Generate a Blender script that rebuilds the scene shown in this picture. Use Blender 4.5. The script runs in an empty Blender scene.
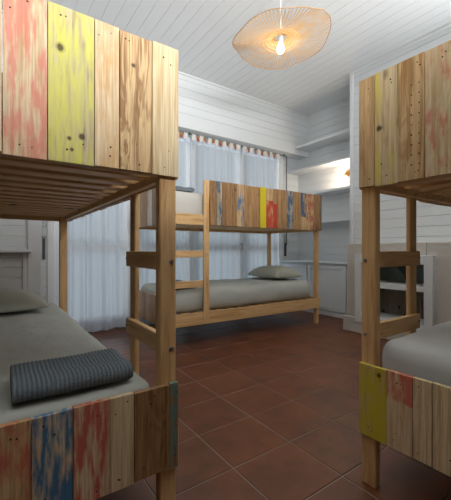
import bpy, bmesh, math, random
from mathutils import Vector, Matrix, noise
random.seed(7)
SC = bpy.context.scene
COL = SC.collection
R = math.radians

# ------------------------------------------------------------------ camera
CAM_H = 0.91
F = 330.0
YAW = R(35.1)
cam_d = bpy.data.cameras.new('camera')
cam_d.sensor_fit = 'HORIZONTAL'; cam_d.sensor_width = 36.0
cam_d.lens = F / 451 * 36.0
cam_d.clip_start = 0.02
cam = bpy.data.objects.new('camera', cam_d); COL.objects.link(cam)
cam.location = (0, 0, CAM_H); cam.rotation_euler = (R(90), 0, -YAW)
SC.camera = cam
SC.view_settings.view_transform = 'Standard'
SC.view_settings.look = 'None'
SC.view_settings.gamma = 1.0
SC.view_settings.exposure = 0.0
SC.view_settings.use_curve_mapping = False

# ------------------------------------------------------------------ materials
def new_mat(name):
    m = bpy.data.materials.new(name); m.use_nodes = True
    nt = m.node_tree
    b = nt.nodes['Principled BSDF']
    return m, nt, b

def lin(c):
    return tuple((x/12.92 if x <= 0.04045 else ((x+0.055)/1.055)**2.4) for x in c)

def rgb(r, g, b):
    return lin((r/255, g/255, b/255)) + (1.0,)

def plain(name, col, rough=0.6, metal=0.0, bump=0.0, bscale=60.0, var=0.0):
    m, nt, b = new_mat(name)
    b.inputs['Base Color'].default_value = col
    b.inputs['Roughness'].default_value = rough
    b.inputs['Metallic'].default_value = metal
    L = nt.links.new
    if bump or var:
        tc = nt.nodes.new('ShaderNodeTexCoord')
        n = nt.nodes.new('ShaderNodeTexNoise'); n.inputs['Scale'].default_value = bscale
        n.inputs['Detail'].default_value = 4
        L(tc.outputs['Object'], n.inputs['Vector'])
    if bump:
        bp = nt.nodes.new('ShaderNodeBump'); bp.inputs['Strength'].default_value = bump
        bp.inputs['Distance'].default_value = 0.01
        L(n.outputs['Fac'], bp.inputs['Height']); L(bp.outputs['Normal'], b.inputs['Normal'])
    if var:
        mx = nt.nodes.new('ShaderNodeMix'); mx.data_type = 'RGBA'
        mx.inputs['A'].default_value = tuple(c*(1-var) for c in col[:3]) + (1,)
        mx.inputs['B'].default_value = tuple(min(1, c*(1+var)) for c in col[:3]) + (1,)
        L(n.outputs['Fac'], mx.inputs['Factor']); L(mx.outputs['Result'], b.inputs['Base Color'])
    return m

def ramp(nt, stops):
    r = nt.nodes.new('ShaderNodeValToRGB')
    e = r.color_ramp.elements
    while len(e) < len(stops): e.new(0.5)
    for i, (p, c) in enumerate(stops):
        e[i].position = p; e[i].color = c
    return r

def wood(name, light, dark, axis='z', seed=0.0, paint=None, amt=0.5, zmin=None, zmax=None,
         pscale=(9, 2.2), knots=0.35, rough=0.62, grain=1.0, fine=0.5, slant=0.0, paint2=None, amt2=0.35, ring=0.07, spots=(), fineg=0.55, opac=0.92):
    """sawn timber: long streaky grain along `axis`, sparse knots, optional worn paint with a ragged edge"""
    m, nt, b = new_mat(name)
    L = nt.links.new; N = nt.nodes.new
    tc = N('ShaderNodeTexCoord')
    off = N('ShaderNodeVectorMath'); off.operation = 'ADD'
    off.inputs[1].default_value = (seed*3.17, seed*1.73, seed*2.31)
    L(tc.outputs['Object'], off.inputs[0])
    def mapped(cross, along, rot=0.0):
        mp = N('ShaderNodeMapping')
        s = [cross]*3; s['xyz'.index(axis)] = along
        mp.inputs['Scale'].default_value = s
        if rot: mp.inputs['Rotation'].default_value = (rot, rot, 0)
        L(off.outputs[0], mp.inputs['Vector']); return mp
    n1 = N('ShaderNodeTexNoise'); n1.inputs['Scale'].default_value = 1.0; n1.inputs['Detail'].default_value = 5
    n1.inputs['Distortion'].default_value = 0.6
    L(mapped(55*grain, 2.2).outputs[0], n1.inputs['Vector'])
    n2 = N('ShaderNodeTexNoise'); n2.inputs['Scale'].default_value = 1.0; n2.inputs['Detail'].default_value = 3
    n2.inputs['Distortion'].default_value = 2.0
    L(mapped(14, 1.6).outputs[0], n2.inputs['Vector'])
    # growth rings: sine of a slow noise field
    ml = N('ShaderNodeMath'); ml.operation = 'MULTIPLY'; ml.inputs[1].default_value = 42.0*grain
    L(n2.outputs['Fac'], ml.inputs[0])
    sn = N('ShaderNodeMath'); sn.operation = 'SINE'; L(ml.outputs[0], sn.inputs[0])
    a1 = N('ShaderNodeMath'); a1.operation = 'MULTIPLY_ADD'; a1.inputs[1].default_value = ring; L(sn.outputs[0], a1.inputs[0])
    L(n1.outputs['Fac'], a1.inputs[2])
    mid = tuple((l*0.6+d*0.4) for l, d in zip(light, dark))
    rp = ramp(nt, [(0.27, dark), (0.45, mid), (0.62, light)])
    L(a1.outputs[0], rp.inputs['Fac'])
    fg = N('ShaderNodeTexNoise'); fg.inputs['Scale'].default_value = 1.0; fg.inputs['Detail'].default_value = 2
    L(mapped(210, 5).outputs[0], fg.inputs['Vector'])
    fr_ = ramp(nt, [(0.38, (0.62, 0.58, 0.53, 1)), (0.56, (1, 1, 1, 1))]); L(fg.outputs['Fac'], fr_.inputs['Fac'])
    mg = N('ShaderNodeMix'); mg.data_type = 'RGBA'; mg.blend_type = 'MULTIPLY'; mg.inputs['Factor'].default_value = fineg
    L(rp.outputs['Color'], mg.inputs['A']); L(fr_.outputs['Color'], mg.inputs['B'])
    colr = mg.outputs['Result']
    # knots
    if knots > 0:
        v = N('ShaderNodeTexVoronoi'); v.inputs['Scale'].default_value = 1.0
        L(mapped(11, 5.0).outputs[0], v.inputs['Vector'])
        kr = ramp(nt, [(0.06, (1, 1, 1, 1)), (0.16, (0, 0, 0, 1))]); L(v.outputs['Distance'], kr.inputs['Fac'])
        sep = N('ShaderNodeSeparateColor'); L(v.outputs['Color'], sep.inputs[0])
        lt = N('ShaderNodeMath'); lt.operation = 'LESS_THAN'; lt.inputs[1].default_value = knots; L(sep.outputs[0], lt.inputs[0])
        mu = N('ShaderNodeMath'); mu.operation = 'MULTIPLY'; L(lt.outputs[0], mu.inputs[0]); L(kr.outputs['Color'], mu.inputs[1])
        mk = N('ShaderNodeMix'); mk.data_type = 'RGBA'
        L(mu.outputs[0], mk.inputs['Factor']); L(colr, mk.inputs['A'])
        mk.inputs['B'].default_value = tuple(c*0.30 for c in dark[:3]) + (1,)
        colr = mk.outputs['Result']
    def painted(colr, pc, amount, psc, sd, zl, zh, sl):
        pn = N('ShaderNodeTexNoise'); pn.inputs['Scale'].default_value = 1.0; pn.inputs['Detail'].default_value = 7
        pn.inputs['Roughness'].default_value = 0.68
        mp = mapped(psc[0], psc[1], sl); mp.inputs['Location'].default_value = (sd, sd*.7, sd*.3)
        L(mp.outputs[0], pn.inputs['Vector'])
        fine_n = N('ShaderNodeTexNoise'); fine_n.inputs['Scale'].default_value = 1.0; fine_n.inputs['Detail'].default_value = 3
        L(mapped(70, 12, sl).outputs[0], fine_n.inputs['Vector'])
        mm = N('ShaderNodeMath'); mm.operation = 'MULTIPLY_ADD'; mm.inputs[1].default_value = fine
        L(fine_n.outputs['Fac'], mm.inputs[0]); L(pn.outputs['Fac'], mm.inputs[2])
        c = 0.5 + 0.5*fine + (0.5-amount)*0.5
        pr = ramp(nt, [(0, (0, 0, 0, 1)), (1, (1, 1, 1, 1))])
        sc = N('ShaderNodeMapRange'); sc.inputs['From Min'].default_value = c-0.09; sc.inputs['From Max'].default_value = c+0.11
        L(mm.outputs[0], sc.inputs['Value'])
        fac = sc.outputs['Result']
        for lim, op in ((zl, 'GREATER_THAN'), (zh, 'LESS_THAN')):
            if lim is None: continue
            sp = N('ShaderNodeSeparateXYZ'); L(tc.outputs['Object'], sp.inputs[0])
            ad = N('ShaderNodeMath'); ad.operation = 'MULTIPLY_ADD'; ad.inputs[1].default_value = 0.04
            L(pn.outputs['Fac'], ad.inputs[0]); L(sp.outputs['Z'], ad.inputs[2])
            g = N('ShaderNodeMath'); g.operation = op; g.inputs[1].default_value = lim+0.02; L(ad.outputs[0], g.inputs[0])
            mu2 = N('ShaderNodeMath'); mu2.operation = 'MULTIPLY'; L(fac, mu2.inputs[0]); L(g.outputs[0], mu2.inputs[1])
            fac = mu2.outputs[0]
        mp2 = N('ShaderNodeMix'); mp2.data_type = 'RGBA'
        ms = N('ShaderNodeMath'); ms.operation = 'MULTIPLY'; ms.inputs[1].default_value = opac; L(fac, ms.inputs[0])
        L(ms.outputs[0], mp2.inputs['Factor']); L(colr, mp2.inputs['A']); mp2.inputs['B'].default_value = pc
        return mp2.outputs['Result']
    if paint2: colr = painted(colr, paint2, amt2, (16, 3), 9.1, None, None, 0)
    if paint: colr = painted(colr, paint, amt, pscale, 2.3, zmin, zmax, slant)
    for (sy, sz, sr) in spots:                # single knots of the real board
        sp = N('ShaderNodeVectorMath'); sp.operation = 'SUBTRACT'; sp.inputs[1].default_value = (0, sy, sz); L(tc.outputs['Object'], sp.inputs[0])
        sc2 = N('ShaderNodeVectorMath'); sc2.operation = 'MULTIPLY'; sc2.inputs[1].default_value = (0, 1/sr, 1/sr); L(sp.outputs[0], sc2.inputs[0])
        ln = N('ShaderNodeVectorMath'); ln.operation = 'LENGTH'; L(sc2.outputs[0], ln.inputs[0])
        w1 = N('ShaderNodeMath'); w1.operation = 'MULTIPLY_ADD'; w1.inputs[1].default_value = 1.3; L(n1.outputs['Fac'], w1.inputs[0]); L(ln.outputs['Value'], w1.inputs[2])
        kr2 = ramp(nt, [(0.50, (0.9, 0.9, 0.9, 1)), (0.62, (0.35, 0.35, 0.35, 1)), (0.8, (0, 0, 0, 1))]); dv = N('ShaderNodeMath'); dv.operation = 'DIVIDE'; dv.inputs[1].default_value = 2.2
        L(w1.outputs[0], dv.inputs[0]); L(dv.outputs[0], kr2.inputs['Fac'])
        m3 = N('ShaderNodeMix'); m3.data_type = 'RGBA'; L(kr2.outputs['Color'], m3.inputs['Factor']); L(colr, m3.inputs['A']); m3.inputs['B'].default_value = rgb(66, 46, 32)
        colr = m3.outputs['Result']
    L(colr, b.inputs['Base Color'])
    b.inputs['Roughness'].default_value = rough
    b.inputs['Specular IOR Level'].default_value = 0.3
    bp = N('ShaderNodeBump'); bp.inputs['Strength'].default_value = 0.18; bp.inputs['Distance'].default_value = 0.004
    L(a1.outputs[0], bp.inputs['Height']); L(bp.outputs['Normal'], b.inputs['Normal'])
    return m

PINE_L, PINE_D = rgb(224, 186, 134), rgb(196, 150, 98)
PINE = {a: wood('pine_' + a, PINE_L, PINE_D, a, seed=1.3+i, knots=0.12, grain=0.6, fineg=0.12) for i, a in enumerate('xyz')}
SLATW = wood('slat_pine', rgb(238, 202, 150), rgb(206, 160, 106), 'y', seed=5.5, knots=0.1, fineg=.1)
WHITE = plain('white_paint', rgb(222, 227, 230), 0.5)
TAUPE = plain('bounce_cut_taupe', rgb(112, 104, 96), 0.6)  # invented dark tone for the unseen walls, to cut bounced light
CEILW = plain('white_ceiling_paint', rgb(226, 230, 233), 0.55)
CABW = plain('white_cabinet_paint', rgb(222, 228, 231), 0.4)
TRIMW = plain('white_trim_paint', rgb(226, 230, 233), 0.45)
DARKGAP = plain('dark_gap', rgb(40, 40, 42), 0.9)
STEEL = plain('zinc_bolt', rgb(150, 155, 162), 0.35, 0.9)
NAIL = plain('rusty_nail', rgb(44, 34, 28), 0.7)
PLASTER = plain('rough_plaster', rgb(196, 192, 184), 0.9, 0, 0.5, 45, 0.07)
SHEETW = plain('white_sheet_cotton', rgb(196, 198, 196), 0.9, 0, 0.4, 12)
SHEET = plain('sheet_cotton', rgb(184, 187, 180), 0.9, 0, 0.45, 13)
PILLOWM = plain('pillow_cotton', rgb(182, 184, 172), 0.9, 0, 0.45, 17)
MATT = plain('mattress_ticking', rgb(205, 203, 196), 0.9, 0, 0.2, 160)
TOWEL = plain('towel_terry', rgb(126, 137, 144), 0.98, 0, 0.9, 420, 0.15)
BELT = plain('shutter_belt', rgb(92, 100, 108), 0.7)
WINDER = plain('winder_plastic', rgb(70, 76, 84), 0.4)

def tile_mat():
    m, nt, b = new_mat('terracotta_tile')
    L = nt.links.new; N = nt.nodes.new
    tc = N('ShaderNodeTexCoord')
    n = N('ShaderNodeTexNoise'); n.inputs['Scale'].default_value = 5; n.inputs['Detail'].default_value = 6
    n.inputs['Roughness'].default_value = 0.65
    L(tc.outputs['Object'], n.inputs['Vector'])
    at = N('ShaderNodeAttribute'); at.attribute_name = 'shade'
    a = N('ShaderNodeMath'); a.operation = 'MULTIPLY_ADD'; a.inputs[1].default_value = 0.09
    L(at.outputs['Fac'], a.inputs[0]); L(n.outputs['Fac'], a.inputs[2])
    rp = ramp(nt, [(0.4, rgb(88, 49, 27)), (0.58, rgb(106, 60, 33)), (0.85, rgb(122, 72, 41))])
    L(a.outputs[0], rp.inputs['Fac']); L(rp.outputs['Color'], b.inputs['Base Color'])
    b.inputs['Roughness'].default_value = 0.42
    bp = N('ShaderNodeBump'); bp.inputs['Strength'].default_value = 0.15; bp.inputs['Distance'].default_value = 0.004
    L(n.outputs['Fac'], bp.inputs['Height']); L(bp.outputs['Normal'], b.inputs['Normal'])
    return m
TILE = tile_mat()
GROUT = plain('grey_grout', rgb(136, 128, 120), 0.9)

def curtain_mat(name, transp, col):
    m = bpy.data.materials.new(name); m.use_nodes = True
    nt = m.node_tree; nt.nodes.clear(); L = nt.links.new; N = nt.nodes.new
    out = N('ShaderNodeOutputMaterial')
    tr = N('ShaderNodeBsdfTranslucent'); tr.inputs['Color'].default_value = col
    df = N('ShaderNodeBsdfDiffuse'); df.inputs['Color'].default_value = col
    tp = N('ShaderNodeBsdfTransparent'); tp.inputs['Color'].default_value = (0.95, 0.97, 1, 1)
    m1 = N('ShaderNodeMixShader'); m1.inputs[0].default_value = 0.42
    L(tr.outputs[0], m1.inputs[1]); L(df.outputs[0], m1.inputs[2])
    m2 = N('ShaderNodeMixShader'); m2.inputs[0].default_value = transp
    L(m1.outputs[0], m2.inputs[1]); L(tp.outputs[0], m2.inputs[2]); L(m2.outputs[0], out.inputs[0])
    return m
CURT = curtain_mat('sheer_curtain', 0.42, (0.89, 0.915, 0.95, 1))
HEM = curtain_mat('curtain_hem', 0.02, (0.80, 0.84, 0.90, 1))
TABC = plain('curtain_tab_cloth', rgb(226, 224, 220), 0.9)
TABB = plain('terracotta_tab', rgb(168, 88, 58), 0.7, 0, 0.2, 80, 0.2)
BRASS = plain('brass_clip', rgb(196, 150, 84), 0.4, 0.6)
ROD = plain('grey_rod', rgb(84, 92, 100), 0.4, 0.6)

def glass_mat():
    m = bpy.data.materials.new('window_glass'); m.use_nodes = True
    nt = m.node_tree; nt.nodes.clear(); L = nt.links.new; N = nt.nodes.new
    out = N('ShaderNodeOutputMaterial')
    tp = N('ShaderNodeBsdfTransparent'); tp.inputs['Color'].default_value = (0.94, 0.97, 0.98, 1)
    gl = N('ShaderNodeBsdfGlossy'); gl.inputs['Roughness'].default_value = 0.02
    mx = N('ShaderNodeMixShader'); mx.inputs[0].default_value = 0.06
    L(tp.outputs[0], mx.inputs[1]); L(gl.outputs[0], mx.inputs[2]); L(mx.outputs[0], out.inputs[0])
    return m
GLASS = glass_mat()

def emit(name, col, s):
    m, nt, b = new_mat(name)
    b.inputs['Base Color'].default_value = col
    b.inputs['Emission Color'].default_value = col
    b.inputs['Emission Strength'].default_value = s
    return m

def bamboo_mat():
    m = bpy.data.materials.new('woven_bamboo'); m.use_nodes = True
    nt = m.node_tree; nt.nodes.clear(); L = nt.links.new; N = nt.nodes.new
    out = N('ShaderNodeOutputMaterial')
    tr = N('ShaderNodeBsdfTranslucent'); tr.inputs['Color'].default_value = rgb(240, 212, 164)
    df = N('ShaderNodeBsdfDiffuse'); df.inputs['Color'].default_value = rgb(232, 200, 150)
    m1 = N('ShaderNodeMixShader'); m1.inputs[0].default_value = 0.6
    L(tr.outputs[0], m1.inputs[1]); L(df.outputs[0], m1.inputs[2]); L(m1.outputs[0], out.inputs[0])
    return m
BAMBOO = bamboo_mat()
CANE = plain('cane_rim', rgb(186, 142, 88), 0.6)

# ------------------------------------------------------------------ mesh builder
class MB:
    def __init__(s): s.v = []; s.f = []; s.mi = []; s.sm = []
    def add(s, verts, faces, mi=0, smooth=False):
        o = len(s.v); s.v += [tuple(v) for v in verts]
        for f in faces: s.f.append([i+o for i in f]); s.mi.append(mi); s.sm.append(smooth)
    def box(s, a, b, mi=0, skip=()):
        x0, y0, z0 = [min(p, q) for p, q in zip(a, b)]; x1, y1, z1 = [max(p, q) for p, q in zip(a, b)]
        V = [(x0,y0,z0),(x1,y0,z0),(x1,y1,z0),(x0,y1,z0),(x0,y0,z1),(x1,y0,z1),(x1,y1,z1),(x0,y1,z1)]
        s.add(V, [(3,2,1,0),(4,5,6,7),(0,1,5,4),(1,2,6,5),(2,3,7,6),(3,0,4,7)], mi)
    def cyl(s, p, q, r, n=12, mi=0, r2=None, cap=True, smooth=True):
        p, q = Vector(p), Vector(q); r2 = r if r2 is None else r2
        d = (q-p).normalized(); a = d.orthogonal().normalized(); b = d.cross(a)
        V = []
        for c, rr in ((p, r), (q, r2)):
            for i in range(n):
                t = 2*math.pi*i/n; V.append(c + (a*math.cos(t)+b*math.sin(t))*rr)
        s.add(V, [(i, (i+1) % n, n+(i+1) % n, n+i) for i in range(n)], mi, smooth)
        if cap: s.add(V, [tuple(range(n-1, -1, -1)), tuple(range(n, 2*n))], mi)
    def tube(s, pts, r, n=6, mi=0, closed=False):
        P = [Vector(p) for p in pts]; m = len(P); V = []; 
        for i, p in enumerate(P):
            d = (P[(i+1) % m]-P[i-1]) if closed else (P[min(i+1, m-1)]-P[max(i-1, 0)])
            d.normalize(); up = Vector((0, 0, 1)) if abs(d.z) < 0.9 else Vector((1, 0, 0))
            a = d.cross(up).normalized(); b = d.cross(a)
            for k in range(n):
                t = 2*math.pi*k/n; V.append(p+(a*math.cos(t)+b*math.sin(t))*r)
        fs = []
        for i in range(m if closed else m-1):
            j = (i+1) % m
            for k in range(n): fs.append((i*n+k, i*n+(k+1) % n, j*n+(k+1) % n, j*n+k))
        s.add(V, fs, mi, True)
    def lathe(s, prof, c=(0, 0, 0), n=24, mi=0):
        V = [(c[0]+r*math.cos(2*math.pi*k/n), c[1]+r*math.sin(2*math.pi*k/n), c[2]+z) for r, z in prof for k in range(n)]
        fs = [(i*n+k, i*n+(k+1) % n, (i+1)*n+(k+1) % n, (i+1)*n+k) for i in range(len(prof)-1) for k in range(n)]
        s.add(V, fs, mi, True)
    def build(s, name, mats, parent=None, bevel=0.0, seg=1, recalc=True):
        me = bpy.data.meshes.new(name); me.from_pydata(s.v, [], s.f)
        if not isinstance(mats, (list, tuple)): mats = [mats]
        for m in mats: me.materials.append(m)
        for p, mi, sm in zip(me.polygons, s.mi, s.sm): p.material_index = mi; p.use_smooth = sm
        if recalc:
            bm = bmesh.new(); bm.from_mesh(me); bmesh.ops.recalc_face_normals(bm, faces=bm.faces); bm.to_mesh(me); bm.free()
        me.update()
        o = bpy.data.objects.new(name, me); COL.objects.link(o)
        if parent: o.parent = parent
        if bevel:
            md = o.modifiers.new('bevel', 'BEVEL'); md.width = bevel; md.segments = seg; md.limit_method = 'ANGLE'; md.angle_limit = R(40)
        return o

def tag(o, label, cat, group=None):
    o['label'] = label; o['category'] = cat
    if group: o['group'] = group
    return o
def thing(name, label, cat, loc=(0, 0, 0), rz=0.0, group=None):
    o = bpy.data.objects.new(name, None); COL.objects.link(o); o.empty_display_size = 0.1
    o.location = loc; o.rotation_euler = (0, 0, rz)
    return tag(o, label, cat, group)
def struct(o): o['kind'] = 'structure'; return o
def bx(name, a, b, m, parent=None, bevel=0.0):
    k = MB(); k.box(a, b); return k.build(name, m, parent, bevel)

# ------------------------------------------------------------------ the room
CEIL = 3.13
E0, E1, N0, N1 = -0.75, 3.66, -1.15, 3.92     # left wall, chimney breast face, rear wall, window wall
NE, BN = 4.28, 2.476                          # niche wall, end of the chimney breast
BOX_N, BOX_Z = 3.70, 2.45                     # shutter box over the windows

def boards(mb, A, B, z0, z1, nrm, pitch=0.105, g=0.006, dep=0.007, thick=0.10):
    A, B, nrm = Vector(A), Vector(B), Vector(nrm)
    prof = [(0, z0)]; z = z0 + pitch
    while z < z1-0.02:
        prof += [(0, z-g/2), (-dep, z-g*0.25), (-dep, z+g*0.25), (0, z+g/2)]; z += pitch
    prof += [(0, z1), (-thick, z1), (-thick, z0)]
    V = []
    for P in (A, B):
        for o, z in prof:
            q = P + nrm*o; V.append((q.x, q.y, z))
    n = len(prof)
    mb.add(V, [(i, (i+1) % n, n+(i+1) % n, n+i) for i in range(n)])
    mb.add(V, [tuple(range(n)), tuple(range(2*n-1, n-1, -1))])

WIN0, WIN1 = 0.52, 3.84
k = MB()
boards(k, (E0-0.1, N1), (WIN0, N1), 0, BOX_Z+0.02, (0, -1))
boards(k, (WIN1, N1), (NE+0.1, N1), 0, BOX_Z+0.02, (0, -1))
boards(k, (E0-0.1, BOX_N), (NE+0.02, BOX_N), BOX_Z+0.075, CEIL, (0, -1), thick=0.34)
k.box((E0-0.1, BOX_N-0.008, BOX_Z), (NE+0.02, N1+0.12, BOX_Z+0.075))
struct(k.build('wall_back', WHITE))
k = MB(); boards(k, (E1, N0-0.1), (E1, BN), 0, CEIL, (-1, 0)); boards(k, (E1+0.1, BN), (NE+0.1, BN), 0, CEIL, (0, 1))
struct(k.build('wall_right', WHITE))
k = MB(); boards(k, (NE, BN-0.1), (NE, N1+0.1), 0, CEIL, (-1, 0)); struct(k.build('wall_niche', WHITE))
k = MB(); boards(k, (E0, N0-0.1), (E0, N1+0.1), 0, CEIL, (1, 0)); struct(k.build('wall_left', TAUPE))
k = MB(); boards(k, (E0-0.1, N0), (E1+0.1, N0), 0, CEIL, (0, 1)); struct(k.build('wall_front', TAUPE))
# ceiling: boards running towards the window wall
k = MB(); prof = [(E0-0.1, 0)]; x = E0 + 0.06; P = 0.118
while x < NE+0.05:
    prof += [(x-0.0025, 0), (x-0.001, 0.005), (x+0.001, 0.005), (x+0.0025, 0)]; x += P
prof += [(NE+0.1, 0), (NE+0.1, 0.1), (E0-0.1, 0.1)]
n = len(prof); V = [(px, y, CEIL+pz) for y in (N0-0.1, N1+0.12) for px, pz in prof]
k.add(V, [(i, (i+1) % n, n+(i+1) % n, n+i) for i in range(n)]); k.add(V, [tuple(range(n)), tuple(range(2*n-1, n-1, -1))])
struct(k.build('ceiling', CEILW))
# floor: terracotta tiles with grey joints
k = MB(); k.box((E0-0.1, N0-0.1, -0.10), (NE+0.1, N1+0.1, -0.0025), 1)
shade = []
TE, TN, JE, JN, J = 0.331, 0.2925, 0.82, 1.11, 0.0020
shade += [0.5]*6
ie0 = math.floor((E0-JE)/TE)-1; in0 = math.floor((N0-JN)/TN)-1
for i in range(ie0, ie0+20):
    for j in range(in0, in0+24):
        a0, a1 = max(JE+i*TE+J, E0-0.05), min(JE+(i+1)*TE-J, NE+0.05)
        b0, b1 = max(JN+j*TN+J, N0-0.05), min(JN+(j+1)*TN-J, N1+0.08)
        if a1-a0 < 0.02 or b1-b0 < 0.02: continue
        c = 0.0025
        V = [(a0, b0, -0.003), (a1, b0, -0.003), (a1, b1, -0.003), (a0, b1, -0.003),
             (a0+c, b0+c, 0), (a1-c, b0+c, 0), (a1-c, b1-c, 0), (a0+c, b1-c, 0)]
        k.add(V, [(4, 5, 6, 7), (0, 1, 5, 4), (1, 2, 6, 5), (2, 3, 7, 6), (3, 0, 4, 7)], 0)
        shade += [random.random()]*5
fl = struct(k.build('floor', [TILE, GROUT]))
at = fl.data.attributes.new('shade', 'FLOAT', 'FACE')
for i, sv in enumerate(shade[:len(fl.data.polygons)]): at.data[i].value = sv

# trims
def trim(n, a, b, bev=0.003): return struct(bx('trim_%d' % n, a, b, TRIMW, None, bev))
trim(1, (E1-0.012, BN-0.035, 0.0), (E1+0.03, BN+0.012, CEIL))                 # chimney breast corner strip
trim(2, (E1-0.022, N0, CEIL-0.03), (E1, BN+0.02, CEIL))                       # crown along the breast
trim(3, (E0, BOX_N-0.02, CEIL-0.022), (NE, BOX_N, CEIL))                      # crown over the shutter box
trim(4, (NE-0.02, BN, CEIL-0.022), (NE, BOX_N, CEIL))
trim(5, (0.285, N1-0.028, 0), (0.405, N1, BOX_Z))                              # broad upright board left of the window
trim(6, (E0, N1-0.09, 0.885), (0.315, N1, 0.915))                              # narrow ledge on the window wall
trim(7, (WIN0-0.06, N1-0.02, 0), (WIN0+0.01, N1+0.02, BOX_Z))                  # window architraves
trim(8, (WIN1-0.01, N1-0.02, 0), (WIN1+0.06, N1+0.02, BOX_Z))
trim(9, (0.24, N1-0.02, 0), (0.285, N1, 0.885))

# glazed leaves
NW = 4; ww = (WIN1-WIN0)/NW
for i in range(NW):
    a, b = WIN0+i*ww, WIN0+(i+1)*ww
    y0, y1 = N1+0.001, N1+0.046
    w = struct(thing('window_%d' % (i+1), '', '', (0.5*(a+b), y0, 0)))
    del w['label']; del w['category']
    h = ww/2; s = 0.075
    k = MB()
    k.box((-h+0.002, 0, 0.02), (-h+s, 0.045, 2.44)); k.box((h-s, 0, 0.02), (h-0.002, 0.045, 2.44))
    k.box((-h+s, 0, 0.02), (h-s, 0.045, 0.16)); k.box((-h+s, 0, 2.36), (h-s, 0.045, 2.44)); k.box((-h+s, 0, 0.90), (h-s, 0.045, 0.99))
    f = k.build('window_frame', TRIMW, w, 0.003)
    k = MB(); k.box((-h+s, 0.02, 0.16), (h-s, 0.026, 0.90)); k.box((-h+s, 0.02, 0.99), (h-s, 0.026, 2.36)); k.build('pane', GLASS, w)
    if i in (1, 3):
        k = MB(); k.cyl((-h+0.035, -0.001, 1.0), (-h+0.035, -0.03, 1.0), 0.010); k.cyl((-h+0.035, -0.03, 1.0), (-h+0.035, -0.03, 0.90), 0.009)
        k.build('window_handle', STEEL, w)
struct(bx('trim_10', (WIN0, N1, -0.002), (WIN1, N1+0.12, 0.02), plain('door_sill', rgb(150, 152, 152), 0.6)))

# ------------------------------------------------------------------ bunk beds
def ray(px): 
    r = (px-225.5)/F
    c, s = math.cos(YAW), math.sin(YAW)
    return (c*r + s, -s*r + c)
def e_at(px, n): d = ray(px); return d[0]/d[1]*n
def n_at(px, e): d = ray(px); return d[1]/d[0]*e

C = dict(
    pale=(rgb(226, 206, 168), rgb(204, 178, 134)), tan=(rgb(218, 186, 138), rgb(184, 142, 94)), beige=(rgb(226, 204, 168), rgb(204, 172, 130)),
    knotty=(rgb(212, 182, 136), rgb(158, 120, 80)), brown=(rgb(172, 134, 92), rgb(122, 88, 58)), dark=(rgb(156, 122, 86), rgb(100, 74, 52)),
    mid=(rgb(192, 152, 106), rgb(146, 108, 70)), grey=(rgb(200, 184, 152), rgb(150, 132, 104)))
P_RED, P_ROSE, P_BLUE, P_DBLUE = rgb(196, 62, 48), rgb(214, 120, 106), rgb(36, 112, 158), rgb(44, 84, 116)
P_LIME, P_YEL, P_TEAL, P_WHITE, P_GREEN = rgb(212, 210, 92), rgb(222, 204, 28), rgb(62, 116, 120), rgb(214, 208, 196), rgb(150, 158, 112)
_pm = [0]
def pk(kind, **kw):
    _pm[0] += 1
    return wood('pallet_plank_%02d' % _pm[0], C[kind][0], C[kind][1], kw.pop('axis', 'z'), seed=_pm[0]*1.37, **kw)

L, W = 2.06, 0.94
SP = lambda s, a, b: ((a[0], s*a[1], a[2]), (b[0], s*b[1], b[2]))

def plank_panel(name, parent, s, planks, z0, z1, along='y', thick=0.018, off=0.0, extra={}):
    """one guard made of upright pallet boards; planks = [(start, end, material)] along the panel"""
    k = MB(); mats = []; NM = len(planks); rnd = random.Random(name + str(z0) + str(planks[0][1]))
    for a, b, m in planks:
        mats.append(m); mi = len(mats)-1
        g = 0.0012; dz0, dz1 = rnd.uniform(-0.003, 0.003), rnd.uniform(-0.004, 0.002)
        t = thick + rnd.uniform(-0.002, 0.002)
        nails = [(rnd.uniform(0.25, 0.75), z) for z in (z0+rnd.uniform(.02, .04), z1-rnd.uniform(.02, .05))]
        if b-a > 0.07: nails += [(rnd.uniform(0.15, 0.85), z1-rnd.uniform(.02, .06)), (rnd.uniform(.2, .8), z0+rnd.uniform(.02, .09))]
        if along == 'y':
            k.box((off+0.018-t, s*(a+g), z0+dz0), (off+0.018, s*(b-g), z1+dz1), mi)
        else:
            k.box((a+g, s*(off-t), z0+dz0), (b-g, s*off, z1+dz1), mi)
        for u, z in nails + extra.get(len(mats)-1, []):
            c = a+(b-a)*u; rr = rnd.uniform(0.0018, 0.0032); e_ = 0.0004
            if along == 'y': k.cyl((off+0.0185-t, s*c, z), (off+0.018-t-e_, s*c, z), rr, 8, NM)
            else: k.cyl((c, s*(off-t)+s*0.0005, z), (c, s*(off-t-e_), z), rr, 8, NM)
    return k.build(name, mats + [NAIL], parent, 0.0022, 2)

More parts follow.
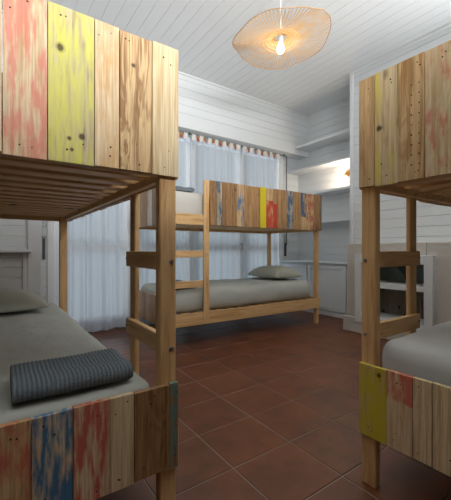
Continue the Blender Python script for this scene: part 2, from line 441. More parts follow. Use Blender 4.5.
def bunk(name_label, loc, rz, s, end_up, end_low, side, head_planks, stamp={}):
    t = thing('bunk_bed', name_label, 'bunk bed', (loc[0], loc[1], 0), rz, 'pine bunk beds with pallet board guards')
    def b(nm, a, c, m, bev=0.003):
        p, q = SP(s, a, c); return bx(nm, p, q, m, t, bev)
    for x in (0.018, L-0.055):
        for y in (0.0, W-0.058):
            b('post', (x, y, 0), (x+0.037, y+0.058, 1.545), PINE['z'], 0.004)
    # long rails, outside the posts
    for z0, z1 in ((1.148, 1.25), (0.195, 0.315)):
        k = MB()
        for xa, xb in ((0.019, 0.3945), (0.4555, L)): k.box(*SP(s, (xa, -0.0105, z0), (xb, -0.0004, z1)))
        k.build('side_rail', PINE['x'], t, 0.003)
        b('side_rail', (0.019, W+0.0004, z0), (L, W+0.0105, z1), PINE['x'])
    for z0, z1 in ((1.148, 1.25), (0.195, 0.315)):
        b('end_rail', (L-0.0178, 0.001, z0), (L-0.0005, W-0.001, z1), PINE['y'])
        b('end_rail', (0.0185, 0.0585, z0), (0.036, W-0.0585, min(z1, 1.19) if z0 > 1 else 0.30), PINE['y'])
    b('side_rail', (0.019, W+0.0004, 1.36), (L, W+0.0105, 1.45), PINE['x'])
    for zb in (1.150, 0.255):
        k = MB()
        for y in (0.0065, W-0.001-0.026):
            p, q = SP(s, (0.057, y, zb), (L-0.057, y+0.0255, zb+0.03)); k.box(p, q)
        nsl = 15
        for i in range(nsl):
            x = 0.075 + i*(L-0.15-0.07)/(nsl-1)
            p, q = SP(s, (x, 0.0070, zb+0.03), (x+0.07, W-0.001, zb+0.048)); k.box(p, q)
        k.build('slat_base', SLATW, t, 0.002)
    b('ladder_post', (0.395, -0.0140, 0.197), (0.455, 0.0060, 1.585), PINE['z'], 0.003)
    for z in (0.84, 0.552):
        b('ladder_rung', (0.0555, 0.0065, z), (0.437, 0.031, z+0.065), PINE['x'], 0.003)
        # bolts: into the post end, through the rung into the ladder post
        k = MB(); k.cyl((0.0185, s*0.018, z+0.03), (0.0135, s*0.018, z+0.03), 0.0065, 10); k.build('bolt', STEEL, t, 0.001)
        k = MB(); k.cyl((0.422, s*0.031, z+0.034), (0.422, s*0.0355, z+0.034), 0.006, 10); k.build('bolt', STEEL, t, 0.001)
        k = MB(); k.cyl((0.424, -s*0.0140, z+0.03), (0.424, -s*0.0175, z+0.03), 0.006, 10); k.build('bolt', STEEL, t, 0.001)
    for z in (1.20, 1.35, 1.50, 0.25):
        k = MB(); k.cyl((0.424, -s*0.0140, z), (0.424, -s*0.0175, z), 0.006, 10); k.build('bolt', STEEL, t, 0.001)
    plank_panel('end_panel', t, s, end_up, 1.15, 1.567, extra=stamp)
    plank_panel('end_panel', t, s, end_low, 0.20, 0.475)
    plank_panel('side_panel', t, s, side, 1.15, 1.585, 'x', off=-0.0108)
    plank_panel('head_panel', t, s, head_planks, 1.255, 1.567, 'y', 0.018, L-0.018)
    return t

def fill(lst, end, kinds):
    """extend a plank list out to `end` with boards the photo does not show"""
    lst = list(lst); a = lst[-1][1]; i = 0
    while a < end-0.02:
        w = min(0.105, end-a)
        if end-a-w < 0.04: w = end-a
        lst.append((a, a+w, kinds[i % len(kinds)])); a += w; i += 1
    return lst

def plist(bounds, mats): return [(bounds[i], bounds[i+1], mats[i]) for i in range(len(mats))]

COMMON = [pk('brown'), pk('tan'), pk('mid', knots=.5), pk('pale')]
HEADP = plist([0.0, 0.12, 0.24, 0.36, 0.48, 0.60, 0.72, 0.84, 0.94], [COMMON[i % 4] for i in range(8)])
SIDEP = fill([(0.457, 0.55, COMMON[0])], L, COMMON[1:] + COMMON[:1])

# --- left bunk (foot end towards the camera)
LE, LN = 0.50, 0.981
ys = [LE-e_at(px, LN) for px in (178.7, 152, 119.7, 94.5, 47.5, 2.2)]
ys[0] = 0.0
L_UP = plist(ys, [pk('pale', knots=.1, grain=.5, ring=.12),
                  pk('knotty', knots=.5, grain=.8, ring=.22, spots=[(LE-e_at(133, LN), 1.47, .010)]),
                  pk('beige', paint=rgb(204, 164, 112), amt=.45, pscale=(14, 6), knots=.05),
                  pk('grey', paint=P_LIME, opac=.8, amt=.56, pscale=(13, 1.5), paint2=rgb(200, 194, 120), amt2=.5, knots=.2, spots=[(LE-e_at(60, LN), 1.455, .015), (LE-e_at(69, LN), 1.215, .008), (LE-e_at(82, LN), 1.225, .010), (LE-e_at(72, LN), 1.185, .007)]),
                  pk('beige', paint=P_ROSE, opac=.72, amt=.54, pscale=(15, 5), slant=.6, fine=.9, knots=.15)])
L_UP = fill(L_UP, W, [COMMON[3], COMMON[1]])
ys = [LE-e_at(px, LN) for px in (178.7, 170, 134.5, 110, 73, 31)]; ys[0] = 0.0
L_LOW = plist(ys, [pk('brown', paint=rgb(104, 136, 128), amt=.6, knots=0, pscale=(30, 30)),
                   pk('brown', knots=.5),
                   pk('pale', knots=.1, grain=.5),
                   pk('beige', paint=rgb(194, 92, 80), amt=.52, pscale=(20, 3), slant=.3, fine=.9),
                   pk('beige', paint=P_BLUE, amt=.62, pscale=(14, 3), fine=.8),
                   ]); L_LOW = fill(L_LOW, W, [pk('tan', paint=rgb(196, 104, 86), amt=.45, pscale=(18, 9)), COMMON[0], COMMON[3]])
bed_left = bunk('left pine bunk bed, red and lime boards above, a blue board at its foot', (LE, LN), R(90), 1, L_UP, L_LOW, SIDEP, HEADP)

# --- right bunk (foot end faces left, mirrored)
RE, RN = 1.167, 0.756
ys = [RN-n_at(px, RE) for px in (360, 374.5, 398, 425)]; ys[0] = 0.0
R_UP = plist(ys + [ys[-1]+0.125], [pk('tan', knots=.4, grain=.6),
                  pk('beige', paint=rgb(216, 204, 84), amt=.40, pscale=(34, 1.2), knots=.3, spots=[(-(RN-n_at(379.5, RE)), 1.36, .013)]),
                  pk('tan', knots=.05, grain=.5, ring=.2),
                  pk('pale', paint=rgb(206, 112, 96), opac=.65, amt=.36, pscale=(30, 14), fine=.9, knots=.3)])
R_UP = fill(R_UP, W, [COMMON[1], COMMON[3]])
ys = [RN-n_at(px, RE) for px in (360.5, 386.5, 412.5, 432)]; ys[0] = 0.0
R_LOW = plist(ys, [pk('tan', paint=rgb(200, 188, 52), amt=.70, pscale=(14, 1.5), fine=.8, knots=.3, spots=[(-(RN-n_at(379, RE)), .445, .011)]),
                   pk('beige', paint=rgb(206, 92, 74), opac=.8, amt=.66, pscale=(22, 8), zmin=.375, knots=.4),
                   pk('pale', paint=P_GREEN, opac=.6, amt=.36, pscale=(26, 1.5), knots=.2)])
R_LOW = fill(R_LOW, W, [pk('pale', knots=.4), COMMON[3], COMMON[1]])
bed_right = bunk('pine bunk bed at the right, yellow board at the corner of its lower end', (RE, RN), 0, -1, R_UP, R_LOW, SIDEP, HEADP,
    {2: [(u, 1.20+0.034*i) for u in (.52, .80) for i in range(9)]})

# --- far bunk under the window
FE, FN, FR = 1.258, 2.735, R(-1.5)
def fx(px):
    d = ray(px); c, s = math.cos(FR), math.sin(FR)
    # intersect ray t*d with line (FE,FN)+x*(c,s)
    det = d[0]*(-s) - d[1]*(-c)
    return (d[0]*FN - d[1]*FE) / (d[1]*c - d[0]*s) * 1.0
bs = [208.6, 215, 220.5, 223.5, 235.5, 242.5, 247, 258.5, 264.5, 271.5, 275.5, 285, 291.5, 299, 304.5, 312.5, 318.5, 321]
xs = [fx(p) for p in bs]; xs[0] = 0.457; xs[-1] = L
F_SIDE = plist(xs, [pk('brown', knots=.5), pk('grey', paint=P_DBLUE, amt=.5, pscale=(22, 6)), pk('dark'),
                    pk('brown', knots=.4), pk('tan', paint=P_BLUE, amt=.42, pscale=(16, 5), knots=.3), pk('mid'),
                    pk('mid', knots=.4, grain=.7), pk('tan', paint=P_YEL, amt=.95),
                    pk('tan', paint=P_RED, amt=.7, zmax=1.45, pscale=(14, 5)), pk('mid', paint=P_RED, amt=.85, zmax=1.42),
                    pk('mid', knots=.4), pk('grey', paint=P_DBLUE, amt=.58, pscale=(18, 7), paint2=P_WHITE, amt2=.5), pk('mid'),
                    pk('tan', paint=rgb(40, 88, 124), amt=.68, zmin=1.3, pscale=(14, 4)), pk('tan', paint=rgb(176, 84, 76), amt=.45, pscale=(16, 14)),
                    pk('brown', knots=.2), pk('dark', paint=P_TEAL, amt=.4)])
F_UP = plist([0, .11, .20, .32, .44, .55, .66, .76, .85, .94],
             [pk('brown', paint=P_RED, amt=.6), pk('grey'), pk('dark'), pk('grey', paint=P_WHITE, amt=.6), COMMON[0], COMMON[2],
              pk('tan', paint=P_LIME, amt=.6), pk('pale', paint=rgb(200, 90, 86), amt=.6), pk('brown', paint=rgb(150, 50, 50), amt=.8)])
F_LOW = plist([0, .12, .24, .36, .48, .6, .72, .83, .94],
              [pk('brown', paint=P_DBLUE, amt=.35), pk('dark'), pk('brown'), pk('mid'), COMMON[0], COMMON[2], pk('tan'), pk('pale', paint=rgb(190, 96, 90), amt=.6)])
bed_far = bunk('pine bunk bed standing by the curtains, many-coloured boards along its side', (FE, FN), FR, 1, F_UP, F_LOW, F_SIDE, HEADP)

# ------------------------------------------------------------------ bedding
def soft(name, size, r, cuts, mat, amp=0.004, seed=0, fr=3.0, sag=0.0):
    lx, ly, lz = size
    bm = bmesh.new()
    nx, ny, nz = cuts
    def inner(p): return Vector((max(-lx/2+r, min(lx/2-r, p.x)), max(-ly/2+r, min(ly/2-r, p.y)), max(r, min(lz-r, p.z))))
    bmesh.ops.create_cube(bm, size=1)
    for axis, c in ((0, nx), (1, ny), (2, nz)):
        es = [e for e in bm.edges if abs((e.verts[0].co-e.verts[1].co)[axis]) > 1e-6 and all(abs((e.verts[0].co-e.verts[1].co)[a]) < 1e-6 for a in range(3) if a != axis)]
        bmesh.ops.subdivide_edges(bm, edges=es, cuts=c, use_grid_fill=True)
    # denser spacing near the edges so the rounding is smooth
    def warp(t): return math.copysign(1-(1-abs(2*t))**1.7, t)/2
    for v in bm.verts:
        p = Vector((warp(v.co.x)*lx, warp(v.co.y)*ly, (warp(v.co.z)+0.5)*lz))
        c = inner(p); d = p-c
        if d.length > 1e-9: p = c + d.normalized()*r
        q = Vector((p.x*fr+seed, p.y*fr+seed*2, p.z*fr))
        ridg = 1-abs(noise.noise(q*1.3))*2
        a = amp*(noise.noise(q)*0.8 + noise.noise(q*2.3)*0.5 + max(0, ridg-0.55)*0.7)
        if p.z > 0.02:
            nrm = d.normalized() if d.length > 1e-9 else Vector((0, 0, 1))
            p += nrm*a
        v.co = p
    bmesh.ops.recalc_face_normals(bm, faces=bm.faces)
    me = bpy.data.meshes.new(name); bm.to_mesh(me); bm.free()
    for p in me.polygons: p.use_smooth = True
    me.materials.append(mat)
    o = bpy.data.objects.new(name, me); COL.objects.link(o); return o

def local(bed, s, x, y, z):
    m = Matrix.Translation(bed.location) @ Matrix.Rotation(bed.rotation_euler.z, 4, 'Z')
    return m @ Vector((x, s*y, z))

def mattress(bed, s, z, h, label, seed, mat=SHEET, wid=W-0.094, lon=L-0.13, rad=0.065, dx=0.0, amp=0.009):
    o = soft('mattress', (lon, wid, h), rad, (60, 32, 8), mat, amp, seed, 4.0)
    o.location = local(bed, s, 0.5*L+dx, 0.5*W, z); o.rotation_euler.z = bed.rotation_euler.z
    return tag(o, label, 'mattress', 'mattresses on the bunk beds')
ZL, ZU = 0.3035, 1.1985
HL, HU = 0.182, 0.27
mattress(bed_left, 1, ZL, HL, 'pale sheeted mattress on the lower berth of the left bunk, beneath the grey towel', 1.0, lon=L-0.09, wid=W-0.146, rad=0.05, dx=-0.013, amp=0.007)
mattress(bed_right, -1, ZL, 0.262, 'mattress with white sheet on the lower berth of the right bunk', 4.0, SHEETW, W-0.074, L-0.12, 0.06)
mattress(bed_far, 1, ZL, 0.226, 'mattress with beige sheet on the lower berth of the far bunk by the curtains', 7.0, rad=0.09, amp=0.016)
mattress(bed_left, 1, ZU, 0.2, 'mattress on the upper berth of the left bunk, showing dark between the slats', 2.0, MATT)
mattress(bed_right, -1, ZU, 0.2, 'mattress on the upper berth of the right bunk, above the slats', 3.0, MATT)
mattress(bed_far, 1, ZU, HU, 'pale grey mattress on the upper berth of the far bunk, seen through the ladder gap', 9.0, MATT)

def pillow(loc, rz, label, seed, lx=0.44, ly=0.68, h=0.085, tilt=(0, 0)):
    bm = bmesh.new(); nu, nv = 30, 40; rows = {}
    for side in (1, -1):
        for i in range(nu+1):
            for j in range(nv+1):
                u, v = -1+2*i/nu, -1+2*j/nv
                edge = i in (0, nu) or j in (0, nv)
                if side == -1 and edge: rows[(side, i, j)] = rows[(1, i, j)]; continue
                th = ((1-abs(u)**2.8)**0.5)*((1-abs(v)**3.2)**0.5)
                px = u*lx/2*(1-0.07*(1-abs(v)**2)*abs(u)); py = v*ly/2*(1-0.06*(1-abs(u)**2)*abs(v))
                q = Vector((px*7+seed, py*7-seed, side))
                w = noise.noise(q)*0.014 + (1-abs(noise.noise(q*1.7)))*0.010 + noise.noise(q*3)*0.004
                z = side*h*th*(1.0 if side > 0 else 0.32) + (w*min(1, th*1.5)*1.1 if side > 0 else 0) + h*0.33
                if edge: z += noise.noise(Vector((px*9+seed, py*9, 3)))*0.012
                z = max(z, 0.0)
                rows[(side, i, j)] = bm.verts.new((px, py, z))
    for side in (1, -1):
        for i in range(nu):
            for j in range(nv):
                q = [rows[(side, i, j)], rows[(side, i+1, j)], rows[(side, i+1, j+1)], rows[(side, i, j+1)]]
                if side < 0: q.reverse()
                bm.faces.new(q)
    bmesh.ops.recalc_face_normals(bm, faces=bm.faces)
    me = bpy.data.meshes.new('pillow'); bm.to_mesh(me); bm.free()
    for p in me.polygons: p.use_smooth = True
    me.materials.append(PILLOWM)
    o = bpy.data.objects.new('pillow', me); COL.objects.link(o)
    o.location = loc; o.rotation_euler = (tilt[0], tilt[1], rz)
    return tag(o, label, 'pillow', 'pillows on the lower berths')
pillow(local(bed_left, 1, L-0.34, 0.535, ZL+HL+0.012), bed_left.rotation_euler.z+R(2), 'beige pillow at the head of the left bunk lower berth', 1.5, h=0.10)
pillow(local(bed_far, 1, L-0.34, 0.47, ZL+0.226+0.018), bed_far.rotation_euler.z, 'beige pillow at the head of the far bunk lower berth', 5.2, ly=0.60, h=0.11)

def towel(loc, rz, lx, ly, h, label, pitch=0.0115):
    """folded bath towel: a rounded, twice-folded section swept along its length with ribs"""
    prof = []
    r = h*0.48; n = 10
    # front roll (fold) then layered back edge
    for i in range(n+1):
        t = -math.pi/2 - math.pi*i/n; prof.append((-ly/2+r+r*math.cos(t), h/2+(h/2)*math.sin(t)*1.0))
    prof = prof[::1]
    top = [(-ly/2+r+(ly-r*1.6)*i/10, h+0.003*math.sin(i*1.1)) for i in range(1, 10)]
    back = [(ly/2-0.012, h*0.98), (ly/2, h*0.8), (ly/2-0.010, h*0.66), (ly/2-0.002, h*0.52), (ly/2-0.010, h*0.36), (ly/2, h*0.2), (ly/2-0.012, 0.0)]
    prof = prof + top + back
    m = len(prof); steps = int(lx/pitch*6); k = MB(); V = []
    for i in range(steps+1):
        x = -lx/2 + lx*i/steps
        e = min(1, min(i, steps-i)/(steps*0.04))
        ez = 0.86+0.14*math.sqrt(1-(1-e)**2)
        rib = math.sin(2*math.pi*x/pitch)*0.0014
        for y, z in prof:
            cy, cz = 0.0, h/2
            dy, dz = y, z-cz
            w = noise.noise(Vector((x*9, y*14, z*20)))*0.004
            rr = rib + w
            ny = max(-1, min(1, dy/(ly/2))); nz = max(-1, min(1, dz/(h/2)))
            zz = cz+dz*ez + (rr*nz if nz > -0.5 else 0)
            V.append((x, y*(0.97+0.03*ez)+rr*(ny if abs(ny) > 0.8 else 0)*0.8, max(0, zz)))
    fs = [(i*m+j, i*m+(j+1) % m, (i+1)*m+(j+1) % m, (i+1)*m+j) for i in range(steps) for j in range(m)]
    k.add(V, fs, 0, True); k.add(V, [tuple(range(m)), tuple(range((steps+1)*m-1, steps*m-1, -1))], 0)
    o = k.build('towel', TOWEL); o.location = loc; o.rotation_euler.z = rz
    return tag(o, label, 'towel', 'folded grey bath towels')
towel(Vector((0.203, 1.142, ZL+HL+0.010)), R(-1), 0.325, 0.225, 0.050, 'large dark grey ribbed towel folded on the left bunk mattress')
towel(local(bed_far, 1, 0.22, 0.27, ZL+0.226+0.014), bed_far.rotation_euler.z+R(90), 0.36, 0.26, 0.05, 'dark grey folded towel at the foot of the far bunk lower mattress')
towel(local(bed_far, 1, 0.23, 0.30, ZU+HU+0.010), bed_far.rotation_euler.z+R(90), 0.40, 0.26, 0.04, 'dark grey folded towel at the foot of the far bunk upper mattress')

# ------------------------------------------------------------------ curtains
CN = 3.80; RODZ = 2.425
rod = thing('curtain_rod', 'thin grey curtain rod running along under the shutter box above the curtains', 'curtain rod', (0.5, CN, RODZ))
k = MB(); k.cyl((-0.12, 0, 0), (3.38, 0, 0), 0.006, 10); k.build('rod', ROD, rod)
for x in (-0.06, 1.6, 3.33):
    k = MB(); k.box((x-0.006, 0, -0.004), (x+0.006, 0.02, 0.0245)); k.build('bracket', ROD, rod)
def fold(e, z, seed):
    a = 0.55+0.45*(1-z/2.4)*0.6
    return a*(0.030*math.sin(e*38+seed+2.2*math.sin(e*7+seed)+0.5*math.sin(z*1.1)) + 0.012*math.sin(e*83+seed*2.1) + 0.016*noise.noise(Vector((e*6, z*0.7, seed))))
def curtain(e0, e1, seed, label, hemz=0.012):
    t = thing('curtain', label, 'curtain', (0.5*(e0+e1), CN, hemz), 0, 'sheer white tab-top curtains')
    cx = 0.5*(e0+e1); ztop = RODZ-0.055
    nu, nz = int((e1-e0)*150), 26
    def pt(u, z, dy=0.0):
        e = e0+(e1-e0)*u
        g = 1-0.03*math.sin(math.pi*z/ztop)
        zz = z - (0.010*math.sin(e*9+seed) if z < 0.2 else 0)
        return ((e-cx)*g, fold(e, z, seed)+dy, max(zz, hemz)-hemz)
    k = MB(); V = [pt(i/nu, hemz+(ztop-hemz)*j/nz) for j in range(nz+1) for i in range(nu+1)]
    k.add(V, [(j*(nu+1)+i, j*(nu+1)+i+1, (j+1)*(nu+1)+i+1, (j+1)*(nu+1)+i) for j in range(nz) for i in range(nu)], 0, True)
    k.build('curtain_cloth', CURT, t, recalc=False)
    k = MB(); V = [pt(i/nu, hemz+0.13*j/4, 0.004) for j in range(5) for i in range(nu+1)]
    k.add(V, [(j*(nu+1)+i, j*(nu+1)+i+1, (j+1)*(nu+1)+i+1, (j+1)*(nu+1)+i) for j in range(4) for i in range(nu)], 0, True)
    k.build('hem', HEM, t, recalc=False)
    k = MB(); V = [pt(i/nu, ztop-0.055+0.055*j/2, -0.003) for j in range(3) for i in range(nu+1)]
    k.add(V, [(j*(nu+1)+i, j*(nu+1)+i+1, (j+1)*(nu+1)+i+1, (j+1)*(nu+1)+i) for j in range(2) for i in range(nu)], 0, True)
    k.build('header_band', HEM, t, recalc=False)
    nt_ = max(5, round((e1-e0)/0.125)); rr = random.Random(seed)
    for i in range(nt_):
        e = e0 + (i+0.5)*(e1-e0)/nt_ + rr.uniform(-.012, .012); x = (e-cx); w = 0.026+rr.uniform(0, .012)
        k = MB(); zr = RODZ-hemz; zb = ztop-hemz-0.02
        yy = fold(e, ztop, seed)
        # cloth loop over the rod: front, over, back
        loop = [(yy-0.006, zb), (-0.010, zr-0.006), (-0.008, zr+0.007), (0, zr+0.0105), (0.008, zr+0.007), (0.010, zr-0.006), (yy+0.004, zb)]
        V = [(x+sx*w, y, z) for sx in (-1, 1) for y, z in loop]; m = len(loop)
        k.add(V, [(q, q+1, m+q+1, m+q) for q in range(m-1)], 0, True)
        k.build('tab', TABC, t, recalc=False)
        # terracotta tab with brass clip between the cloth loops
        x2 = x + 0.5*(e1-e0)/nt_ + rr.uniform(-.012, .012); w2 = 0.013+rr.uniform(0, .011)
        if e + 0.5*(e1-e0)/nt_ > e1-0.02: continue
        k = MB(); z0, z1 = zb+rr.uniform(-0.008, 0.004), zr-0.022
        V = [(x2-w2*1.1, -0.017, z0), (x2+w2*1.1, -0.017, z0), (x2+w2*0.75, -0.012, z1), (x2-w2*0.75, -0.012, z1),
             (x2-w2*1.1, -0.013, z0), (x2+w2*1.1, -0.013, z0), (x2+w2*0.75, -0.008, z1), (x2-w2*0.75, -0.008, z1)]
        k.add(V, [(0, 1, 2, 3), (7, 6, 5, 4), (0, 4, 5, 1), (1, 5, 6, 2), (2, 6, 7, 3), (3, 7, 4, 0)])
        tb = k.build('leather_tab', TABB, t, 0.001)
        k = MB(); k.box((x2-w2, -0.015, z1-0.004), (x2+w2, -0.0075, zr-0.004)); k.build('clip', BRASS, tb, 0.002)
    return t
curtain(0.57, 1.285, 0.4, 'white sheer curtain hanging behind the left bunk, its whole hem in view')
curtain(1.30, 2.10, 1.9, 'white sheer curtain behind the ladder end of the far bunk')
curtain(2.10, 2.95, 3.3, 'white sheer curtain behind the middle of the far bunk')
curtain(2.95, 3.735, 4.6, 'rightmost white sheer curtain, ending next to the grey shutter strap')

# shutter straps
def strap(e, z0, z1, label):
    t = thing('shutter_strap', label, 'shutter strap', (e, N1, z0), 0, 'roller shutter straps beside the window')
    k = MB(); k.box((-0.011, -0.045, 0.16), (0.011, -0.042, z1-z0)); k.build('belt', BELT, t)
    k = MB(); k.box((-0.013, -0.034, -0.02), (0.013, -0.0005, 0.20)); k.box((-0.010, -0.045, 0.15), (0.010, -0.033, 0.17)); k.build('winder', WINDER, t, 0.004)
    return t
strap(3.955, 0.83, 2.449, 'grey shutter strap and winder on the boarded wall right of the curtains')
s2 = thing('shutter_strap', 'small dark shutter winder slot on the wall left of the window, behind the left bunk', 'shutter strap', (0.43, N1, 0.83), 0, 'roller shutter straps beside the window')
k = MB(); k.box((-0.012, -0.012, -0.02), (0.012, -0.0005, 0.22)); k.build('winder', WINDER, s2, 0.003)
k = MB(); k.box((-0.004, -0.0145, 0.2), (0.004, -0.012, 1.618)); k.build('belt', TRIMW, s2)

# ------------------------------------------------------------------ niche shelves and cabinets
def shelf(z0, z1, e, n1, label):
    o = bx('wall_shelf', (e, BN+0.001, z0), (NE-0.0005, n1, z1), TRIMW, None, 0.003)
    return tag(o, label, 'shelf', 'white shelves built into the alcove')
shelf(2.535, 2.57, 3.97, BOX_N-0.001, 'topmost white shelf of the alcove, just under the ceiling boards')
shelf(2.185, 2.215, 4.02, N1-0.001, 'white alcove shelf with warm light glowing on its underside')
shelf(1.765, 1.805, 4.02, N1-0.001, 'white alcove shelf just below the small lit lamp')
shelf(1.325, 1.350, 4.05, N1-0.001, 'lowest white alcove shelf, above the cabinets')

CE = 3.775
def cabinet(n0, n1, label):
    t = thing('cabinet', label, 'cabinet', (CE, 0.5*(n0+n1), 0), 0, 'white low cabinets in the alcove')
    h = 0.5*(n1-n0)-0.0006
    k = MB(); k.box((0.02, -h, 0.06), (NE-CE-0.001, h, 0.72)); k.box((0.035, -h, 0.0), (NE-CE-0.001, h, 0.06)); k.build('body', CABW, t, 0.002)
    d = MB(); st = 0.055; z0, z1 = 0.075, 0.70; w = h-0.012
    d.box((0.0, -w, z0), (0.0195, -w+st, z1)); d.box((0.0, w-st, z0), (0.0195, w, z1))
    d.box((0.0, -w+st, z0), (0.0195, w-st, z0+st)); d.box((0.0, -w+st, z1-st), (0.0195, w-st, z1)); d.box((0.010, -w+st, z0+st), (0.0195, w-st, z1-st))
    d.build('door', CABW, t, 0.002)
    b = MB(); b.box((0.012, -h, 0.0), (0.0345, h, 0.058)); b.build('plinth', TRIMW, t, 0.003)
    return t
cabinet(3.285, N1-0.001, 'white panelled cabinet in the alcove corner beside the window wall')
cabinet(2.62, 3.285, 'white panelled cabinet between the fireplace and the other cabinet')
tag(bx('cabinet_filler', (CE+0.008, BN+0.013, 0), (CE+0.05, 2.6195, 0.72), CABW, None, 0.002), 'narrow white filler strip between the cabinet and the fireplace', 'filler strip')
tag(bx('countertop', (CE-0.018, BN+0.013, 0.7205), (NE-0.0005, N1-0.001, 0.748), CABW, None, 0.004), 'white top board lying across the alcove cabinets', 'countertop')

# little lamp on the alcove wall
wl = thing('wall_lamp', 'small lit wall lamp with brass cap under the alcove shelf', 'wall lamp', (NE, 2.935, 1.98))
k = MB(); k.cyl((-0.0005, 0, 0.06), (-0.018, 0, 0.06), 0.045, 20); k.build('base', BRASS, wl, 0.003)
k = MB(); k.tube([(-0.018, 0, 0.06), (-0.05, 0, 0.075), (-0.075, 0, 0.06), (-0.08, 0, 0.045)], 0.006); k.lathe([(0.0, 0.042), (0.020, 0.038), (0.030, 0.02), (0.032, 0.010)], (-0.08, 0, 0)); k.build('cap', BRASS, wl)
WLM = emit('lit_lamp_glass', (1.0, 0.86, 0.66, 1), 2.2)
k = MB(); k.lathe([(0.020, 0.012), (0.034, -0.010), (0.042, -0.05), (0.038, -0.085), (0.018, -0.098), (0.0, -0.10)], (-0.08, 0, 0)); k.build('glass_shade', WLM, wl)

# ------------------------------------------------------------------ fireplace
FEX, PE = 3.31, 3.262
fp = thing('fireplace', 'wide rough plaster fireplace with a white framed two-tier niche', 'fireplace', (FEX, 1.70, 0))
n_l, n_r = 2.29-1.70, 1.06-1.70
o_l, o_r = 2.115-1.70, 1.445-1.70            # opening
zo0, zo1 = 0.19, 0.79; ztop = 0.985
k = MB(); dpt = E1-FEX-0.001
k.box((0, o_l, 0.0), (dpt, n_l, ztop)); k.box((0, n_r, 0.0), (dpt, o_r, ztop)); k.box((0, o_r, zo1), (dpt, o_l, ztop)); k.box((0, o_r, 0.0), (dpt, o_l, zo0))
k.build('surround', PLASTER, fp, 0.012, 3)
k = MB(); k.box((PE-FEX, n_r-0.02, 0), (-0.0005, n_l+0.025, 0.17)); k.build('plinth', PLASTER, fp, 0.010, 2)
k = MB(); fw = 0.075; fx0, fx1 = PE-FEX-0.012, PE-FEX-0.0004
f0, f1 = 2.155-1.70, 1.366-1.70
k.box((fx0, f0-fw, 0.125), (0.03, f0, 0.862)); k.box((fx0, f1, 0.125), (0.03, f1+fw, 0.862))
k.box((fx0, f1+fw, 0.775), (0.03, f0-fw, 0.862)); k.box((fx0, f1+fw, 0.125), (0.03, f0-fw, 0.20))
FRW = plain('worn_white_frame', rgb(212, 216, 218), 0.6, 0, 0.25, 40, 0.05)
k.build('niche_frame', FRW, fp, 0.003)
k = MB(); k.box((fx0+0.01, o_r+0.001, 0.515), (dpt-0.02, o_l-0.001, 0.565)); k.build('niche_shelf', FRW, fp, 0.003)
k = MB(); k.box((0.03, o_r+0.001, zo0-0.001), (dpt-0.02, o_l-0.001, zo0+0.012)); k.build('niche_floor', FRW, fp)
WEATH = wood('weathered_boards', rgb(150, 144, 130), rgb(92, 86, 76), 'z', seed=31, knots=.3)
SLATE = plain('slate_panel', rgb(120, 140, 140), 0.3, 0, 0.2, 12, 0.25)
k = MB()
for i in range(6):
    w = (o_l-o_r-0.004)/6; a = o_r+0.002+i*w; k.box((dpt-0.055, a+0.002, zo0+0.012), (dpt-0.02, a+w-0.002, 0.515))
k.build('back_boards', WEATH, fp, 0.002)
k = MB(); k.box((dpt-0.04, o_r+0.002, 0.566), (dpt-0.02, o_l-0.002, 0.789)); k.build('back_plate', SLATE, fp)
k = MB(); V = []
ya, yb = o_l-0.22, o_r+0.06
for x in (dpt-0.11, dpt-0.095):
    V += [(x, ya, 0.789), (x, ya+0.05, 0.789), (x, ya-0.13, 0.566), (x, ya-0.18, 0.566)]
k.add(V, [(0, 1, 2, 3), (7, 6, 5, 4), (0, 4, 5, 1), (1, 5, 6, 2), (2, 6, 7, 3), (3, 7, 4, 0)]); k.build('slanted_strip', SLATE, fp)

# ------------------------------------------------------------------ pendant lamp
RT, FW = Vector((math.cos(YAW), -math.sin(YAW), 0)), Vector((math.sin(YAW), math.cos(YAW), 0))
ZC = 2.60
pc = RT*((280.6-225.5)/F*ZC) + FW*ZC
LZ = 2.545
pl = thing('pendant_lamp', 'wavy round woven bamboo pendant lamp hanging lit from the ceiling', 'pendant lamp', (pc.x, pc.y, LZ))
RAD = 0.378
# rim height above LZ by angle in degrees (0 = camera right, 90 = away from camera)
rim_tab = [(0, .062), (20, 0.025), (38, 0.022), (57, .022), (75, -0.002), (90, -0.005), (112, .0), (133, .015), (153, .04), (168, 0.02), (180, -.012),
           (212, -.033), (233, -.01), (248, .0), (270, -.005), (292, .017), (314, .055), (337, .080), (360, .062)]
def rim(a):
    a %= 360
    for (a0, h0), (a1, h1) in zip(rim_tab, rim_tab[1:]):
        if a0 <= a <= a1:
            t = (a-a0)/(a1-a0); t = t*t*(3-2*t); return h0+(h1-h0)*t
    return 0
def shade_pt(ang, q, dz=0.0):
    h = rim(ang); t = R(ang)
    r = 0.045 + (RAD-0.045)*q
    z = 0.035*(1-q)**1.5 + h*q**1.6 + dz*math.sin(math.pi*min(1, q*0.98))
    d = RT*math.cos(t)+FW*math.sin(t)
    return Vector((d.x*r, d.y*r, z))
k = MB(); NS = 84
for layer, (dz, tw) in enumerate(((0.016, 4.0), (-0.012, -4.0))):
    for i in range(NS):
        a = 360*i/NS
        pts = [shade_pt(a+tw*(1-q), q, dz) for q in (0, .2, .4, .6, .8, 1)]
        V = []
        for j, p in enumerate(pts):
            d = (pts[min(j+1, 5)]-pts[max(j-1, 0)]).normalized(); sd = d.cross(Vector((0, 0, 1))).normalized()*(0.0013+0.0013*j/5)
            V += [p-sd, p+sd, p+sd+Vector((0, 0, .0012)), p-sd+Vector((0, 0, .0012))]
        k.add(V, [(4*j+c, 4*j+(c+1) % 4, 4*j+4+(c+1) % 4, 4*j+4+c) for j in range(5) for c in range(4)])
k.build('shade', BAMBOO, pl, recalc=False)
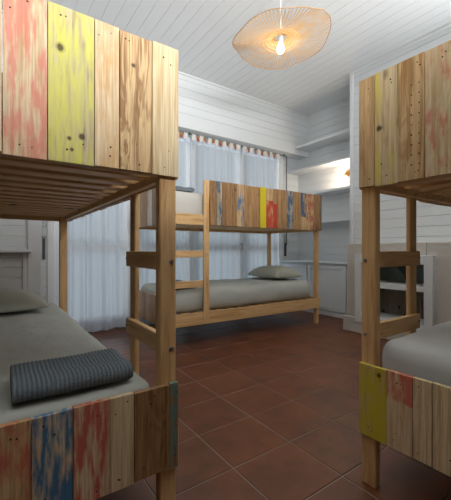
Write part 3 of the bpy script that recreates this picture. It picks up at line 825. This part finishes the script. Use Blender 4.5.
k = MB(); k.tube([shade_pt(a, 1.0) for a in range(0, 360, 4)], 0.0030, 6, 0, True); k.build('rim', CANE, pl)
k = MB()
for q, r in ((0.0, .004), (0.12, .003), (0.22, .003), (.3, .002)):
    k.tube([shade_pt(a, q, -0.016) for a in range(0, 360, 10)], r, 6, 0, True)
k.build('inner_ring', BAMBOO, pl)
CORDM = plain('white_cord', rgb(226, 226, 222), 0.6)
k = MB(); k.cyl((0, 0, 0.04), (0, 0, CEIL-LZ-0.02), 0.004, 8); k.build('cord', CORDM, pl)
k = MB(); k.cyl((0, 0, CEIL-LZ-0.02), (0, 0, CEIL-LZ-0.0005), 0.045, 20); k.build('ceiling_cup', CORDM, pl)
k = MB(); k.cyl((0, 0, -0.002), (0, 0, 0.045), 0.02, 16); k.build('socket', CORDM, pl)
k = MB(); k.lathe([(0.012, -0.002), (0.016, -0.016), (0.029, -0.04), (0.031, -0.055), (0.024, -0.075), (0.010, -0.085), (0, -0.087)]); k.build('bulb', emit('lit_bulb', (1.0, 0.93, 0.80, 1), 6.0), pl)

# ------------------------------------------------------------------ light
def light(kind, name, loc, energy, col, **kw):
    d = bpy.data.lights.new(name, kind); d.energy = energy; d.color = col
    for a, v in kw.items(): setattr(d, a, v)
    o = bpy.data.objects.new(name, d); COL.objects.link(o); o.location = loc; return o
light('POINT', 'pendant_bulb_light', (pc.x, pc.y, LZ-0.125), 3.6, (1.0, 0.87, 0.68), shadow_soft_size=0.03)
light('POINT', 'wall_lamp_light', (NE-0.20, 2.935, 1.93), 6.0, (1.0, 0.78, 0.58), shadow_soft_size=0.05)
# daylight outside the glazed leaves
o = light('AREA', 'daylight_window', (0.5*(WIN0+WIN1), N1+0.55, 1.25), 22, (0.89, 0.95, 1.0), shape='RECTANGLE', size=3.6, size_y=2.6)
o.rotation_euler = (R(-90), 0, 0)
o.data.spread = R(75)
# added fill lights, out of view, washing the ceiling and the upper berths
o = light('AREA', 'rear_fill_light', (0.45, N0+0.20, 1.95), 64, (1.0, 0.985, 0.965), shape='RECTANGLE', size=1.2, size_y=0.16)
o.data.spread = R(110)
o.rotation_euler = (R(90+27), 0, R(0))
o = light('AREA', 'side_fill_light', (3.45, -0.35, 1.97), 52, (1.0, 0.985, 0.965), shape='RECTANGLE', size=1.0, size_y=0.16)
o.data.spread = R(110)
# added ledges, out of view, under the fill lights behind and beside the camera
trim(11, (-0.2, N0, 1.80), (1.1, N0+0.30, 1.83))
trim(12, (3.32, -1.0, 1.80), (E1, 0.3, 1.83))
o.rotation_euler = Vector((-0.62, 0.62, 0.75)).to_track_quat('-Z', 'Y').to_euler()
w = bpy.data.worlds.new('sky'); SC.world = w; w.use_nodes = True
bg = w.node_tree.nodes['Background']; bg.inputs[0].default_value = (0.72, 0.86, 1.0, 1); bg.inputs[1].default_value = 0.2
SC.view_settings.exposure = 0.0
